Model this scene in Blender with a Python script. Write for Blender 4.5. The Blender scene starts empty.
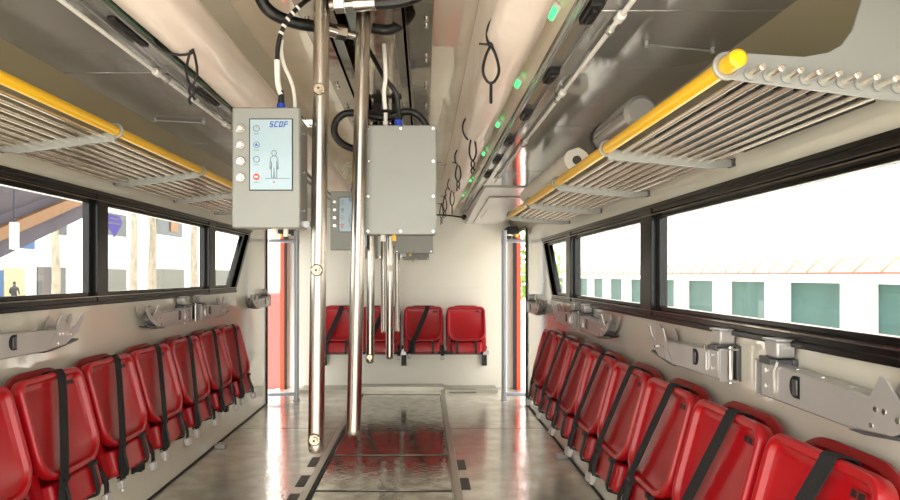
import bpy, math, random
from mathutils import Vector, Matrix
random.seed(7)
scene = bpy.context.scene
COL = scene.collection
PI = math.pi

# ------------------------------------------------------------------ camera
cam_d = bpy.data.cameras.new('camera')
cam = bpy.data.objects.new('camera', cam_d)
COL.objects.link(cam)
cam.location = (0, 0, 1.18)
cam.rotation_euler = (math.radians(90), 0, 0)
cam_d.sensor_width = 36
cam_d.lens = 26.0
cam_d.shift_x = 26 / 900
cam_d.shift_y = 25 / 900
cam_d.clip_start = 0.02
cam_d.clip_end = 500
scene.camera = cam

# ------------------------------------------------------------------ world, sun, exposure
world = bpy.data.worlds.new('overcast_sky')
scene.world = world
world.use_nodes = True
bg = world.node_tree.nodes['Background']
bg.inputs[0].default_value = (1.0, 0.985, 0.95, 1)
bg.inputs[1].default_value = 2.8
sun_d = bpy.data.lights.new('sun', 'SUN')
sun_d.energy = 3.5
sun_d.angle = math.radians(6)
sun_d.color = (1, .96, .9)
sun = bpy.data.objects.new('sun', sun_d)
COL.objects.link(sun)
sun.rotation_euler = (math.radians(28), math.radians(-8), 0)
scene.view_settings.view_transform = 'Standard'
scene.view_settings.look = 'None'
scene.view_settings.gamma = 1
scene.view_settings.use_curve_mapping = False
scene.view_settings.exposure = 0.58


# ------------------------------------------------------------------ materials
def lin(c):
    r = []
    for v in c:
        v /= 255
        r.append(v / 12.92 if v <= .04045 else ((v + .055) / 1.055) ** 2.4)
    return (*r, 1)


def mat(name, rgb, rough=.5, metal=0, coat=0, var=0, vscale=6, bump=0, bscale=20, rgb2=None,
        rvar=0, stretch=None, emit=0, spec=.5):
    m = bpy.data.materials.new(name)
    m.use_nodes = True
    nt = m.node_tree
    b = nt.nodes['Principled BSDF']
    b.inputs['Base Color'].default_value = lin(rgb)
    b.inputs['Roughness'].default_value = rough
    b.inputs['Metallic'].default_value = metal
    b.inputs['Coat Weight'].default_value = coat
    b.inputs['Coat Roughness'].default_value = .06
    b.inputs['Specular IOR Level'].default_value = spec
    if emit:
        b.inputs['Emission Color'].default_value = lin(rgb)
        b.inputs['Emission Strength'].default_value = emit
    tc = nt.nodes.new('ShaderNodeTexCoord')
    mp = nt.nodes.new('ShaderNodeMapping')
    nt.links.new(tc.outputs['Object'], mp.inputs[0])
    if stretch:
        mp.inputs['Scale'].default_value = stretch
    if var or rgb2 or rvar:
        n = nt.nodes.new('ShaderNodeTexNoise')
        n.inputs['Scale'].default_value = vscale
        n.inputs['Detail'].default_value = 6
        nt.links.new(mp.outputs[0], n.inputs['Vector'])
        if rgb2 or var:
            mx = nt.nodes.new('ShaderNodeMix')
            mx.data_type = 'RGBA'
            rp = nt.nodes.new('ShaderNodeValToRGB')
            rp.color_ramp.elements[0].position = .35
            rp.color_ramp.elements[1].position = .68
            nt.links.new(n.outputs[0], rp.inputs[0])
            nt.links.new(rp.outputs[0], mx.inputs[0])
            mx.inputs[6].default_value = lin(rgb)
            mx.inputs[7].default_value = lin(rgb2 if rgb2 else tuple(c * (1 - var) for c in rgb))
            nt.links.new(mx.outputs[2], b.inputs['Base Color'])
        if rvar:
            mr = nt.nodes.new('ShaderNodeMapRange')
            mr.inputs[1].default_value = .35
            mr.inputs[2].default_value = .65
            mr.inputs[3].default_value = rough
            mr.inputs[4].default_value = rough + rvar
            nt.links.new(n.outputs[0], mr.inputs[0])
            nt.links.new(mr.outputs[0], b.inputs['Roughness'])
    if bump:
        n2 = nt.nodes.new('ShaderNodeTexNoise')
        n2.inputs['Scale'].default_value = bscale
        n2.inputs['Detail'].default_value = 2
        nt.links.new(mp.outputs[0], n2.inputs['Vector'])
        bp = nt.nodes.new('ShaderNodeBump')
        bp.inputs['Strength'].default_value = bump
        bp.inputs['Distance'].default_value = .02
        nt.links.new(n2.outputs[0], bp.inputs['Height'])
        nt.links.new(bp.outputs[0], b.inputs['Normal'])
        nt.links.new(bp.outputs[0], b.inputs['Coat Normal'])
    return m


def glass_mat(name, tint=(.97, .99, .98)):
    m = bpy.data.materials.new(name)
    m.use_nodes = True
    nt = m.node_tree
    nt.nodes.remove(nt.nodes['Principled BSDF'])
    out = nt.nodes['Material Output']
    tr = nt.nodes.new('ShaderNodeBsdfTransparent')
    tr.inputs[0].default_value = (*tint, 1)
    gl = nt.nodes.new('ShaderNodeBsdfGlossy')
    gl.inputs['Roughness'].default_value = .02
    lw = nt.nodes.new('ShaderNodeLayerWeight')
    lw.inputs[0].default_value = .5
    pw = nt.nodes.new('ShaderNodeMath'); pw.operation = 'POWER'
    nt.links.new(lw.outputs['Facing'], pw.inputs[0]); pw.inputs[1].default_value = 5
    fr = nt.nodes.new('ShaderNodeMath'); fr.operation = 'MULTIPLY_ADD'
    nt.links.new(pw.outputs[0], fr.inputs[0]); fr.inputs[1].default_value = .35; fr.inputs[2].default_value = .02
    mx = nt.nodes.new('ShaderNodeMixShader')
    nt.links.new(fr.outputs[0], mx.inputs[0])
    nt.links.new(tr.outputs[0], mx.inputs[1])
    nt.links.new(gl.outputs[0], mx.inputs[2])
    nt.links.new(mx.outputs[0], out.inputs[0])
    return m


M = dict(
    cream=mat('cream_paint', (220, 216, 202), .12, 0, 1.0, bump=.04, bscale=3),
    endwall=mat('cream_end_wall', (228, 225, 213), .35, 0, .2, bump=.03, bscale=3),
    cove=mat('shaded_cream_cove', (138, 128, 100), .4, 0, .1),  # cream darkened to tan: shade above the racks put into the colour
    ceil=mat('cream_gloss_ceiling', (234, 226, 206), .08, .25, .8, bump=.22, bscale=3.2),
    grey_panel=mat('grey_gloss_panel', (150, 148, 145), .12, .45, .3, bump=.14, bscale=2.5),
    floor=mat('wet_steel_floor', (222, 216, 203), .07, .35, 0, rgb2=(190, 183, 168), vscale=7, rvar=.16, bump=.06, bscale=45),
    plate=mat('wet_steel_plate', (196, 190, 176), .02, .85, .2, rgb2=(140, 134, 120), vscale=11, rvar=.16, bump=.04, bscale=30),
    track=mat('steel_track', (168, 164, 150), .3, .7),
    groove=mat('dark_groove', (40, 38, 34), .6),
    slot=mat('dark_slot', (74, 66, 60), .6),
    black=mat('black_frame', (10, 8, 8), .2, 0, 0, spec=.35),
    blackm=mat('black_rubber', (14, 14, 15), .5),
    web=mat('black_webbing', (26, 26, 28), .85, bump=.3, bscale=400),
    red=mat('red_plastic', (172, 6, 20), .33, 0, .12, var=.12, vscale=4, bump=.02, bscale=60),
    redback=mat('dark_red_plastic', (134, 6, 16), .38, 0, .1, bump=.05, bscale=80),
    steel=mat('stainless_steel', (178, 173, 166), .22, 1.0, bump=.05, bscale=30, stretch=(1, 1, .15)),
    steeld=mat('dark_stainless', (150, 140, 125), .12, 1.0, bump=.14, bscale=5),
    chrome=mat('chrome', (225, 225, 222), .12, 1.0),
    box=mat('grey_painted_box', (146, 148, 143), .42, .2, var=.06, vscale=3),
    boxside=mat('grey_box_edge', (136, 136, 132), .35, .3),
    alu=mat('cast_silver', (186, 183, 181), .30, .5, var=.05),
    alud=mat('dark_silver', (96, 96, 98), .4, .6),  # darker silver for struts, post bases, wall plates and lugs
    rod=mat('rack_rod', (228, 220, 206), .22, .85),
    bracket=mat('rack_bracket_grey', (158, 160, 156), .42, .3),
    yellow=mat('yellow_rail', (250, 196, 12), .32, 0, .3),
    rail=mat('blue_grey_rail', (188, 195, 206), .3, .35),
    orange=mat('orange_strip', (255, 62, 12), .4, 0, .2),
    hose=mat('black_hose', (18, 17, 17), .38, bump=.1, bscale=100),
    roll=mat('pink_white_film', (250, 238, 226), .35, 0, .3, rgb2=(244, 222, 208), vscale=4, bump=.5, bscale=9, stretch=(1, .5, 1)),
    green=mat('dark_green_strip', (72, 98, 80), .4),
    led=mat('green_led', (60, 240, 120), .3, emit=1.6),
    screen=mat('lcd_screen', (152, 174, 184), .15, 0, .5, emit=.08),
    blue=mat('blue_print', (40, 90, 190), .4),
    bluec=mat('blue_connector', (20, 70, 200), .35),
    ink=mat('grey_print', (90, 110, 120), .5),
    redink=mat('red_print', (224, 60, 40), .5),
    white=mat('white_plastic', (232, 230, 224), .4),
    clearb=mat('clear_button', (184, 180, 172), .1, .5, .6),
    locker=mat('light_grey_locker', (200, 198, 196), .28, .15, .3),
    facade=mat('white_facade', (246, 244, 238), .8),
    facade_grey=mat('grey_shutter', (92, 92, 86), .7),
    teal=mat('teal_shutter', (52, 90, 88), .6, var=.1, vscale=1),
    glassd=mat('dark_window_glass', (28, 30, 28), .3),
    glassl=mat('pale_window_glass', (178, 184, 184), .3),
    redband=mat('red_band', (170, 84, 66), .6),
    truss=mat('truss_paint', (180, 164, 124), .6),
    ground=mat('concrete_ground', (236, 230, 220), .9, var=.1, vscale=.3),
    awning=mat('mauve_awning', (76, 70, 82), .8, var=.12, vscale=.8),
    timber=mat('tan_beam', (130, 96, 66), .7),
    bark=mat('pale_bark', (146, 137, 124), .9, rgb2=(118, 108, 96), vscale=5, stretch=(1, 1, .4)),
    leaf=mat('green_leaves', (96, 140, 60), .7, rgb2=(150, 180, 90), vscale=3),
    redout=mat('red_body', (196, 92, 88), .4),
    purple=mat('purple_sticker', (150, 142, 215), .5),
    skin=mat('skin', (196, 148, 118), .6),
    darkcloth=mat('dark_shirt', (44, 48, 56), .8),
    bluedoor=mat('blue_door', (40, 76, 120), .6),
    tan=mat('tan_wall', (170, 152, 120), .8),
    film=mat('white_roll', (228, 222, 210), .4, 0, .3, bump=.15, bscale=30),
    glass=glass_mat('window_glass'),
)
# the sticker lets daylight through
_n = M['purple'].node_tree
_t = _n.nodes.new('ShaderNodeBsdfTranslucent'); _t.inputs[0].default_value = lin((176, 172, 226))
_m = _n.nodes.new('ShaderNodeMixShader'); _m.inputs[0].default_value = .6
_n.links.new(_n.nodes['Principled BSDF'].outputs[0], _m.inputs[1]); _n.links.new(_t.outputs[0], _m.inputs[2])
_n.links.new(_m.outputs[0], _n.nodes['Material Output'].inputs[0])



# ------------------------------------------------------------------ mesh building
def arr(v):
    return Vector(v)


def rrect(hw, z0, z1, rt, rb, d=0, n=6):
    """rounded rectangle outline in (x, v), inset by d; rt top radius, rb bottom radius"""
    pts = []
    x = hw - d
    for cx, cz, r, a0 in ((x, z1 - d, rt, 0), (-x, z1 - d, rt, 90), (-x, z0 + d, rb, 180), (x, z0 + d, rb, 270)):
        r = max(r - d, .002)
        sx = 1 if cx > 0 else -1
        sz = -1 if a0 in (0, 90) else 1
        ox, oz = cx - sx * r, cz + sz * r
        for k in range(n + 1):
            a = math.radians(a0 + 90 * k / n)
            pts.append((ox + r * math.cos(a), oz + r * math.sin(a)))
    return pts


class MB:
    def __init__(self):
        self.v, self.f, self.mi = [], [], []
        self.T = None

    def addv(self, pts):
        i = len(self.v)
        if self.T:
            pts = [self.T(Vector(p)) for p in pts]
        self.v += [Vector(p) for p in pts]
        return i

    def face(self, idx, m=0):
        self.f.append(tuple(idx))
        self.mi.append(m)

    def box(self, a, b, m=0):
        x0, x1 = sorted((a[0], b[0])); y0, y1 = sorted((a[1], b[1])); z0, z1 = sorted((a[2], b[2]))
        i = self.addv([(x0, y0, z0), (x1, y0, z0), (x1, y1, z0), (x0, y1, z0),
                       (x0, y0, z1), (x1, y0, z1), (x1, y1, z1), (x0, y1, z1)])
        for q in ((3, 2, 1, 0), (4, 5, 6, 7), (0, 1, 5, 4), (1, 2, 6, 5), (2, 3, 7, 6), (3, 0, 4, 7)):
            self.face([i + k for k in q], m)
        return self

    def loops(self, loops, m=0, cap0=True, cap1=True, closed=True):
        n = len(loops[0])
        st = [self.addv(l) for l in loops]
        for a, b in zip(st, st[1:]):
            for k in range(n if closed else n - 1):
                k2 = (k + 1) % n
                self.face((a + k, a + k2, b + k2, b + k), m)
        if cap0:
            self.face([st[0] + k for k in reversed(range(n))], m)
        if cap1:
            self.face([st[-1] + k for k in range(n)], m)
        return self

    def prism(self, poly, axis, a, b, m=0, bev=0):
        """poly: 2D points in the two other axes (xyz order)"""
        def p3(p, t):
            if axis == 'x': return (t, p[0], p[1])
            if axis == 'y': return (p[0], t, p[1])
            return (p[0], p[1], t)
        self.loops([[p3(p, a) for p in poly], [p3(p, b) for p in poly]], m)
        return self

    def cyl(self, p0, p1, r, n=14, m=0, r1=None, bev=0):
        p0, p1 = Vector(p0), Vector(p1)
        d = (p1 - p0)
        L = d.length
        d.normalize()
        u = d.orthogonal().normalized()
        w = d.cross(u)
        r1 = r if r1 is None else r1
        prof = [(0, r), (L, r1)]
        if bev:
            prof = [(0, r - bev), (bev, r), (L - bev, r1), (L, r1 - bev)]
        self.loops([[p0 + d * t + (u * math.cos(2 * PI * k / n) + w * math.sin(2 * PI * k / n)) * rr for k in range(n)]
                    for t, rr in prof], m)
        return self

    def tube(self, pts, r, n=10, m=0, closed=False):
        pts = [Vector(p) for p in pts]
        rings = []
        u = None
        N = len(pts)
        for i, p in enumerate(pts):
            if closed:
                d = pts[(i + 1) % N] - pts[i - 1]
            else:
                d = pts[min(i + 1, N - 1)] - pts[max(i - 1, 0)]
            d.normalize()
            if u is None:
                u = d.orthogonal().normalized()
            else:
                u = (u - d * u.dot(d))
                if u.length < 1e-5: u = d.orthogonal()
                u.normalize()
            w = d.cross(u)
            rr = r[i] if isinstance(r, (list, tuple)) else r
            rings.append([p + (u * math.cos(2 * PI * k / n) + w * math.sin(2 * PI * k / n)) * rr for k in range(n)])
        if closed:
            rings.append(rings[0])
            self.loops(rings, m, False, False)
        else:
            self.loops(rings, m)
        return self

    def ribbon(self, pts, wdir, w, t=.003, m=0):
        """strap of width w and thickness t following pts"""
        pts = [Vector(p) for p in pts]
        N = len(pts)
        L = []
        for i, p in enumerate(pts):
            d = (pts[min(i + 1, N - 1)] - pts[max(i - 1, 0)]).normalized()
            s = Vector(wdir)
            s = (s - d * s.dot(d)).normalized() * (w / 2)
            nrm = d.cross(s).normalized() * (t / 2)
            L.append([p - s - nrm, p + s - nrm, p + s + nrm, p - s + nrm])
        return self.loops(L, m)

    def ball(self, c, r, n=10, m=0, sc=(1, 1, 1)):
        c = Vector(c)
        L = []
        for j in range(1, n):
            a = PI * j / n
            L.append([c + Vector((r * sc[0] * math.sin(a) * math.cos(2 * PI * k / (n + 2)),
                                  r * sc[1] * math.sin(a) * math.sin(2 * PI * k / (n + 2)),
                                  -r * sc[2] * math.cos(a))) for k in range(n + 2)])
        return self.loops(L, m)

    def build(self, name, mats, parent=None, ang=35, bevel=0):
        me = bpy.data.meshes.new(name)
        me.from_pydata(self.v, [], self.f)
        if not isinstance(mats, (list, tuple)): mats = [mats]
        for mm in mats: me.materials.append(M[mm])
        for p, i in zip(me.polygons, self.mi):
            p.material_index = i
        me.validate()
        import bmesh
        bm = bmesh.new()
        bm.from_mesh(me)
        bmesh.ops.recalc_face_normals(bm, faces=bm.faces)
        bm.to_mesh(me)
        bm.free()
        for p in me.polygons: p.use_smooth = True
        me.set_sharp_from_angle(angle=math.radians(ang))
        o = bpy.data.objects.new(name, me)
        COL.objects.link(o)
        if parent is not None: o.parent = parent
        if bevel:
            bv = o.modifiers.new('bevel', 'BEVEL')
            bv.width = bevel
            bv.segments = 2
            bv.limit_method = 'ANGLE'
            bv.angle_limit = math.radians(40)
        return o


def smooth(pts, it=2):
    pts = [Vector(p) for p in pts]
    for _ in range(it):
        q = [pts[0]]
        for a, b in zip(pts, pts[1:]):
            q += [a * .75 + b * .25, a * .25 + b * .75]
        q.append(pts[-1])
        pts = q
    return pts


def tag(o, label, cat, group=None, kind=None):
    o['label'] = label
    o['category'] = cat
    if group: o['group'] = group
    if kind: o['kind'] = kind
    return o


def struct(o, label=None, cat=None):
    o['kind'] = 'structure'
    if label: o['label'] = label
    if cat: o['category'] = cat
    return o


def empty(name, loc=(0, 0, 0), rz=0):
    o = bpy.data.objects.new(name, None)
    COL.objects.link(o)
    o.location = loc
    o.rotation_euler = (0, 0, rz)
    o.empty_display_size = .05
    return o


def copy_tree(o, parent=None):
    c = o.copy()
    COL.objects.link(c)
    if parent is not None: c.parent = parent
    for ch in list(o.children):
        copy_tree(ch, c)
    return c


XL, XR, YE, YD = -1.44, .94, 6.79, 5.95
Y0 = 0.0
ZT = 2.22

# ------------------------------------------------------------------ floor and shell
b = MB()
b.box((XL - .05, Y0, -.06), (-.655, YE + .05, 0))
b.box((.205, Y0, -.06), (XR + .05, YE + .05, 0))
b.box((-.655, Y0, -.06), (.205, YE + .05, -.012))
b.box((-.655, 6.45, -.012), (.205, YE, 0))
for y in (5.0, 2.35):
    for x0, x1 in ((XL, -.655), (.205, XR)):
        b.box((x0, y, 0), (x1, y + .006, .0008), 1)
struct(b.build('floor', ['floor', 'groove']), 'grey wet steel floor of the vehicle', 'floor')

b = MB()
b.box((-.655, Y0, -.012), (-.618, 6.45, .012))
b.box((.165, Y0, -.012), (.205, 6.72, .012))
b.box((-.612, Y0, -.012), (-.603, 6.45, .004), 1)
struct(b.build('trim_1', ['track', 'groove'], bevel=.002), 'steel tracks along both sides of the centre floor plates', 'trim')

plates = [(4.965, 6.44, 'furthest steel floor plate in the centre, next to the end wall sill'),
          (4.275, 4.945, 'narrow steel floor plate, second from the end wall'),
          (3.575, 4.255, 'steel floor plate reflecting the red end seats, third from the end wall'),
          (1.9, 3.555, 'nearest steel floor plate at the bottom edge of the photo')]
for y0, y1, lb in plates:
    t = empty('floor_plate', (-.22, (y0 + y1) / 2, -.012))
    h = (y1 - y0) / 2
    MB().box((-.375, -h, 0), (.375, h, .010)).build('plate', 'plate', t, bevel=.003)
    e = MB()
    e.box((-.375, h - .010, .010), (.375, h, .0125))
    e.build('edge_lip', 'groove', t)
    tag(t, lb, 'floor plate', 'centre floor plates')

sl = [(-.694, 4.10, 'left of the track, furthest of three'), (-.694, 3.72, 'left of the track, middle of three'),
      (-.694, 3.40, 'left of the track, nearest of three'), (.232, 4.04, 'right of the track, far one of two'),
      (.232, 3.67, 'right of the track, near one of two')]
for x, y, lb in sl:
    b = MB()
    b.box((x - .026, y - .1, .0005), (x + .026, y + .1, .004))
    tag(b.build('anti_slip_pad', 'slot', bevel=.0015), 'dark rectangular pad on floor, ' + lb, 'floor pad', 'dark floor pads')

# sill along the end wall with its vent slot
b = MB()
b.box((-1.25, 6.5, 0), (-.66, YE, .03)); b.box((-.655, 6.60, 0), (.205, YE, .045)); b.box((.21, 6.5, 0), (.74, YE, .03))
b.box((.25, 6.497, .004), (.52, 6.5, .012), 1)
b.box((.25, 6.53, .03), (.52, 6.55, .0308), 1)
struct(b.build('baseboard_back', ['track', 'groove'], bevel=.004), 'low steel sill along the foot of end wall', 'sill')


def side_wall(name, xi, xo, wz0, wz1, ynear, yb, yt):
    """window opening from ynear to slanted far edge (yb at sill, yt at head)"""
    b = MB()
    b.prism([(Y0, 0), (YD, 0), (YD, wz0), (Y0, wz0)], 'x', xi, xo)
    b.prism([(Y0, wz1), (YD, wz1), (YD, ZT), (Y0, ZT)], 'x', xi, xo)
    b.prism([(Y0, wz0), (ynear, wz0), (ynear, wz1), (Y0, wz1)], 'x', xi, xo)
    b.prism([(yb, wz0), (YD, wz0), (YD, wz1), (yt, wz1)], 'x', xi, xo)
    b.box((xi, YD, 1.66), (xo, YE, ZT))
    o = b.build(name, 'cream')
    return struct(o)


LW = dict(z0=1.055, z1=1.545, yn=1.2, yb=4.93, yt=5.38)
RW = dict(z0=1.005, z1=1.462, yn=1.12, yb=4.70, yt=5.11)
struct(side_wall('wall_left', XL, XL - .06, LW['z0'], LW['z1'], LW['yn'], LW['yb'], LW['yt']), 'glossy cream left wall with the window strip', 'wall')
struct(side_wall('wall_right', XR, XR + .06, RW['z0'], RW['z1'], RW['yn'], RW['yb'], RW['yt']), 'glossy cream right wall with the window strip', 'wall')
b = MB()
b.box((XL - .06, YE, 0), (XR + .06, YE + .06, ZT))
b.box((XL + .02, YE - .004, .012 + .0), (XR - .02, YE, 1.045))
struct(b.build('wall_back', 'endwall', bevel=.0015), 'cream end wall behind the four red seats', 'wall')

# coves above the racks, overhead panels, ceiling
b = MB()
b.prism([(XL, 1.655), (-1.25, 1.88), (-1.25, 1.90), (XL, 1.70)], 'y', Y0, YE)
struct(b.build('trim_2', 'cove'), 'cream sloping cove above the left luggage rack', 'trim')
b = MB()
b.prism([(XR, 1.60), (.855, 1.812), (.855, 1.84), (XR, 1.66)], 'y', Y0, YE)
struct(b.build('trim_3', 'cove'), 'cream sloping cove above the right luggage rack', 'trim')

for name, x0, x1, z, lb in (('trim_4', -1.255, -.885, 1.88, 'glossy grey overhead panels over the left rack'),
                            ('trim_5', .42, .86, 1.81, 'glossy grey overhead panels over the right rack')):
    b = MB()
    ys = [Y0, 1.05, 2.25, 3.45, 4.65, 5.75, YE] if x0 < 0 else [Y0, .35, 1.55, 2.75, 3.95, 4.62]
    for a, c in zip(ys, ys[1:]):
        b.box((x0, a + .002, z), (x1, c - .002, z + .02))
    struct(b.build(name, 'grey_panel', bevel=.003), lb, 'panel')
b = MB()
b.box((-1.26, Y0, 1.901), (-.80, YE, 1.915), 0)
b.box((.39, Y0, 1.831), (.86, YE, 1.845), 0)
struct(b.build('trim_6', 'blackm'), 'dark backing above the overhead panels', 'panel')

# channel rails beside the panels
def channel(name, x, z, s, lb):
    b = MB()
    b.box((x - .022, Y0, z), (x + .022, YE, z + .03))
    b.box((x - .03 * s - .004, Y0, z - .012), (x - .03 * s + .004, YE, z + .03))
    struct(b.build(name, 'grey_panel', bevel=.003), lb, 'trim')
channel('trim_7', .405, 1.825, 1, 'grey steel channel beside the green lights')
channel('trim_8', -.865, 1.895, -1, 'grey steel channel beside the left film roll')
b = MB()
b.cyl((.378, Y0, 1.828), (.378, 6.6, 1.828), .011, 12)
struct(b.build('trim_9', 'bracket'), 'round grey conduit along the right channel', 'trim')

# sloped light strips up to ceiling
b = MB()
b.prism([(.385, 1.845), (.30, 1.93), (.22, ZT - .01), (.26, ZT - .01), (.33, 1.95), (.41, 1.86)], 'y', Y0, YE)
struct(b.build('trim_10', 'ceil'), 'cream sloped strip that carries the green lights', 'trim')
b = MB()
b.prism([(-.83, 1.905), (-.80, 1.97), (-.70, ZT - .01), (-.74, ZT - .01), (-.84, 1.98), (-.86, 1.91)], 'y', Y0, YE)
struct(b.build('trim_11', 'ceil'), 'cream sloped strip beside the left film roll', 'trim')
b = MB(); b.box((-.848, Y0, 1.893), (-.822, YE, 1.90))
struct(b.build('trim_13', 'green'), 'dark green strip beside the left film roll', 'trim')
b = MB()
b.box((XL - .06, Y0, ZT - .04), (XR + .06, YE + .06, ZT + .02))
struct(b.build('ceiling', 'ceil'), 'glossy cream ceiling with wavy reflections', 'ceiling')
b = MB()
b.box((-.476, Y0, 2.165), (.036, YE, 2.18))
struct(b.build('trim_12', 'steeld', bevel=.003), 'mirror stainless plate down the middle of the ceiling', 'trim')

# ceiling rail beam
t = empty('ceiling_beam', (-.215, 3.0, 2.165))
b = MB()
b.box((-.15, -3.5, -.07), (-.135, 3.7, 0)); b.box((.135, -3.5, -.07), (.15, 3.7, 0))
b.box((-.15, -3.5, -.07), (-.10, 3.7, -.064)); b.box((.10, -3.5, -.07), (.15, 3.7, -.064))
b.build('rail_channel', 'steeld', t, bevel=.002)
for y in (-1.35, -.9, .75, 1.2, 2.6):
    b = MB()
    b.box((-.075, y - .025, -.06), (-.03, y + .025, 0)); b.box((.03, y - .025, -.06), (.075, y + .025, 0))
    b.box((-.10, y - .012, -.055), (.10, y + .012, -.035))
    b.cyl((-.05, y, -.08), (-.05, y, -.055), .012); b.cyl((.05, y, -.08), (.05, y, -.055), .012)
    b.build('trolley_clamp', 'blackm', t)
b = MB()
for k in range(14):
    for x in (-.235, .225):
        b.cyl((x, -2.6 + k * .42, -.008), (x, -2.6 + k * .42, 0), .009)
        b.cyl((x, -2.53 + k * .42, -.008), (x, -2.53 + k * .42, 0), .009)
b.build('bolt_heads', 'chrome', t)
tag(t, 'dark stainless rail beam bolted along the middle of the ceiling', 'ceiling beam')

# ------------------------------------------------------------------ windows
def poly_ring(b, outer, inner, x0, x1, m=0):
    n = len(outer)
    A = b.addv([(x0, *p) for p in outer]); B = b.addv([(x0, *p) for p in inner])
    C_ = b.addv([(x1, *p) for p in outer]); D = b.addv([(x1, *p) for p in inner])
    for k in range(n):
        j = (k + 1) % n
        b.face((A + k, A + j, B + j, B + k), m); b.face((C_ + k, C_ + j, D + j, D + k), m)
        b.face((A + k, A + j, C_ + j, C_ + k), m); b.face((B + k, B + j, D + j, D + k), m)


def window(name, xi, out, W, mull, lb):
    """out = +1 when outside is +x"""
    t = empty(name, (xi, 0, 0))
    t['kind'] = 'structure'; t['label'] = lb; t['category'] = 'window'
    z0, z1, yn, yb, yt = W['z0'], W['z1'], W['yn'], W['yb'], W['yt']
    def slant(z): return yb + (yt - yb) * (z - z0) / (z1 - z0)
    i0, i1 = z0 + .028, z1 - .028
    xa, xb = -out * .014, out * .05
    b = MB()
    poly_ring(b, [(yn, z0), (yb, z0), (yt, z1), (yn, z1)],
              [(yn + .04, i0), (slant(i0) - .05, i0), (slant(i1) - .05, i1), (yn + .04, i1)], xa, xb)
    # stepped ledge at sill and head
    b.box((-out * .022, yn, z0 - .006), (xb, yb, z0 + .012)); b.box((-out * .022, yn, z1 - .012), (xb, yt, z1 + .004))
    for a, c in mull:
        b.box((-out * .018, a, z0), (xb, c, z1))
    b.build('window_frame', 'black', t, bevel=.003)
    # inner sash frames and panes
    eds = [yn + .04] + [v for mc in mull for v in mc] + [None]
    for k in range(len(mull) + 1):
        ya, ye = eds[2 * k], eds[2 * k + 1]
        if ye is None:
            o = [(ya, i0), (slant(i0) - .05, i0), (slant(i1) - .05, i1), (ya, i1)]
            q = [(ya + .05, i0 + .025), (slant(i0 + .025) - .15, i0 + .025), (slant(i1 - .03) - .15, i1 - .03), (ya + .05, i1 - .03)]
        else:
            o = [(ya, i0), (ye, i0), (ye, i1), (ya, i1)]
            q = [(ya + .03, i0 + .022), (ye - .03, i0 + .022), (ye - .03, i1 - .026), (ya + .03, i1 - .026)]
        b = MB(); poly_ring(b, o, q, out * .005, out * .035)
        b.build('sash_frame', 'black', t, bevel=.002)
        b = MB(); b.prism(q, 'x', out * .018, out * .023)
        b.build('glass_pane', 'glass', t)
    b = MB(); b.box((-out * .026, yn, z0 + .030), (-out * .014, yb - .02, z0 + .034)); 
    b.box((-out * .020, yn, z1 - .040), (-out * .014, yt - .04, z1 - .036))
    b.build('chrome_trim', 'steeld', t)
    return t


window('window_1', XL, -1, LW, [(2.835, 2.93), (4.31, 4.44)], 'black framed window strip along the left wall')
window('window_2', XR, 1, RW, [(2.64, 2.775), (4.10, 4.23)], 'black framed window strip along the right wall')

# ------------------------------------------------------------------ end doorways
def doorway(name, s, xw, lb):
    """s=+1: right side"""
    t = empty(name, (xw, YD, 0))
    t['kind'] = 'structure'; t['label'] = lb; t['category'] = 'doorway'
    b = MB()
    b.box((-s * .012, -.03, 0), (s * .06, 0.0, 1.66)); b.box((-s * .012, 0, 1.62), (s * .02, .82, 1.66))
    b.box((-s * .02, .75, 0), (s * (.002 if s < 0 else .012), .79, 1.62))
    b.build('door_seal', 'blackm', t)
    b = MB(); b.box((-s * (.0 if s < 0 else -.015), .75, .0), (s * (.045 if s < 0 else .06), .80, 1.60))
    b.build('orange_jamb_strip', 'orange', t, bevel=.004)
    b = MB(); b.box((-s * .0, 0, -.02), (s * .1, .8, .002))
    b.build('threshold', 'track', t)
    return t
doorway('door_1', -1, XL, 'open doorway at the far end of the left wall')
doorway('door_2', 1, XR, 'open doorway at the far end of the right wall')

def grab_rail(s, xw, lb):
    x = -1.20 if s < 0 else .755
    t = empty('door_grab_rail', (x, 6.12, 0))
    xe = xw - x + s * .03 
    MB().cyl((0, 0, .0), (0, 0, 1.60), .025, 16, bev=.004).build('upright_bar', 'rail', t)
    for z in (.06, 1.50):
        MB().cyl((0, 0, z), (xe * .96, -.02, z), .018, 14).build('cross_bar', 'rail', t)
        MB().cyl((0, 0, z - .03), (0, 0, z + .03), .028, 16, bev=.004).build('tee_fitting', 'rail', t)
    MB().cyl((0, 0, 0), (0, 0, .012), .035, 16).build('foot_flange', 'rail', t)
    tag(t, lb, 'grab rail', 'grab rails at the end doorways')
grab_rail(-1, XL, 'blue grey tubular grab rail in the left end doorway')
grab_rail(1, XR, 'blue grey tubular grab rail in the right end doorway')

def door_gear(s, xw, lb):
    t = empty('door_mechanism', (xw - s * .06, 6.55, 1.60))
    MB().box((-.06, -.16, -.015), (.06, .15, .055)).build('motor_housing', 'blackm', t, bevel=.006)
    MB().cyl((-s * .05, -.10, -.02), (s * .055, .12, .0), .012, 10).build('drive_arm', 'white', t)
    b = MB(); b.box((-.045, .02, -.075), (.0, .08, -.014)); b.build('hinge_block', 'blackm', t, bevel=.004)
    MB().cyl((s * .04, -.07, -.04), (s * .04, -.07, -.012), .018, 12).build('amber_cap', 'yellow', t)
    tag(t, lb, 'door mechanism', 'door mechanisms over the end doorways')
door_gear(-1, XL, 'black door mechanism over the left end doorway')
door_gear(1, XR, 'black door mechanism over the right end doorway')

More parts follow.
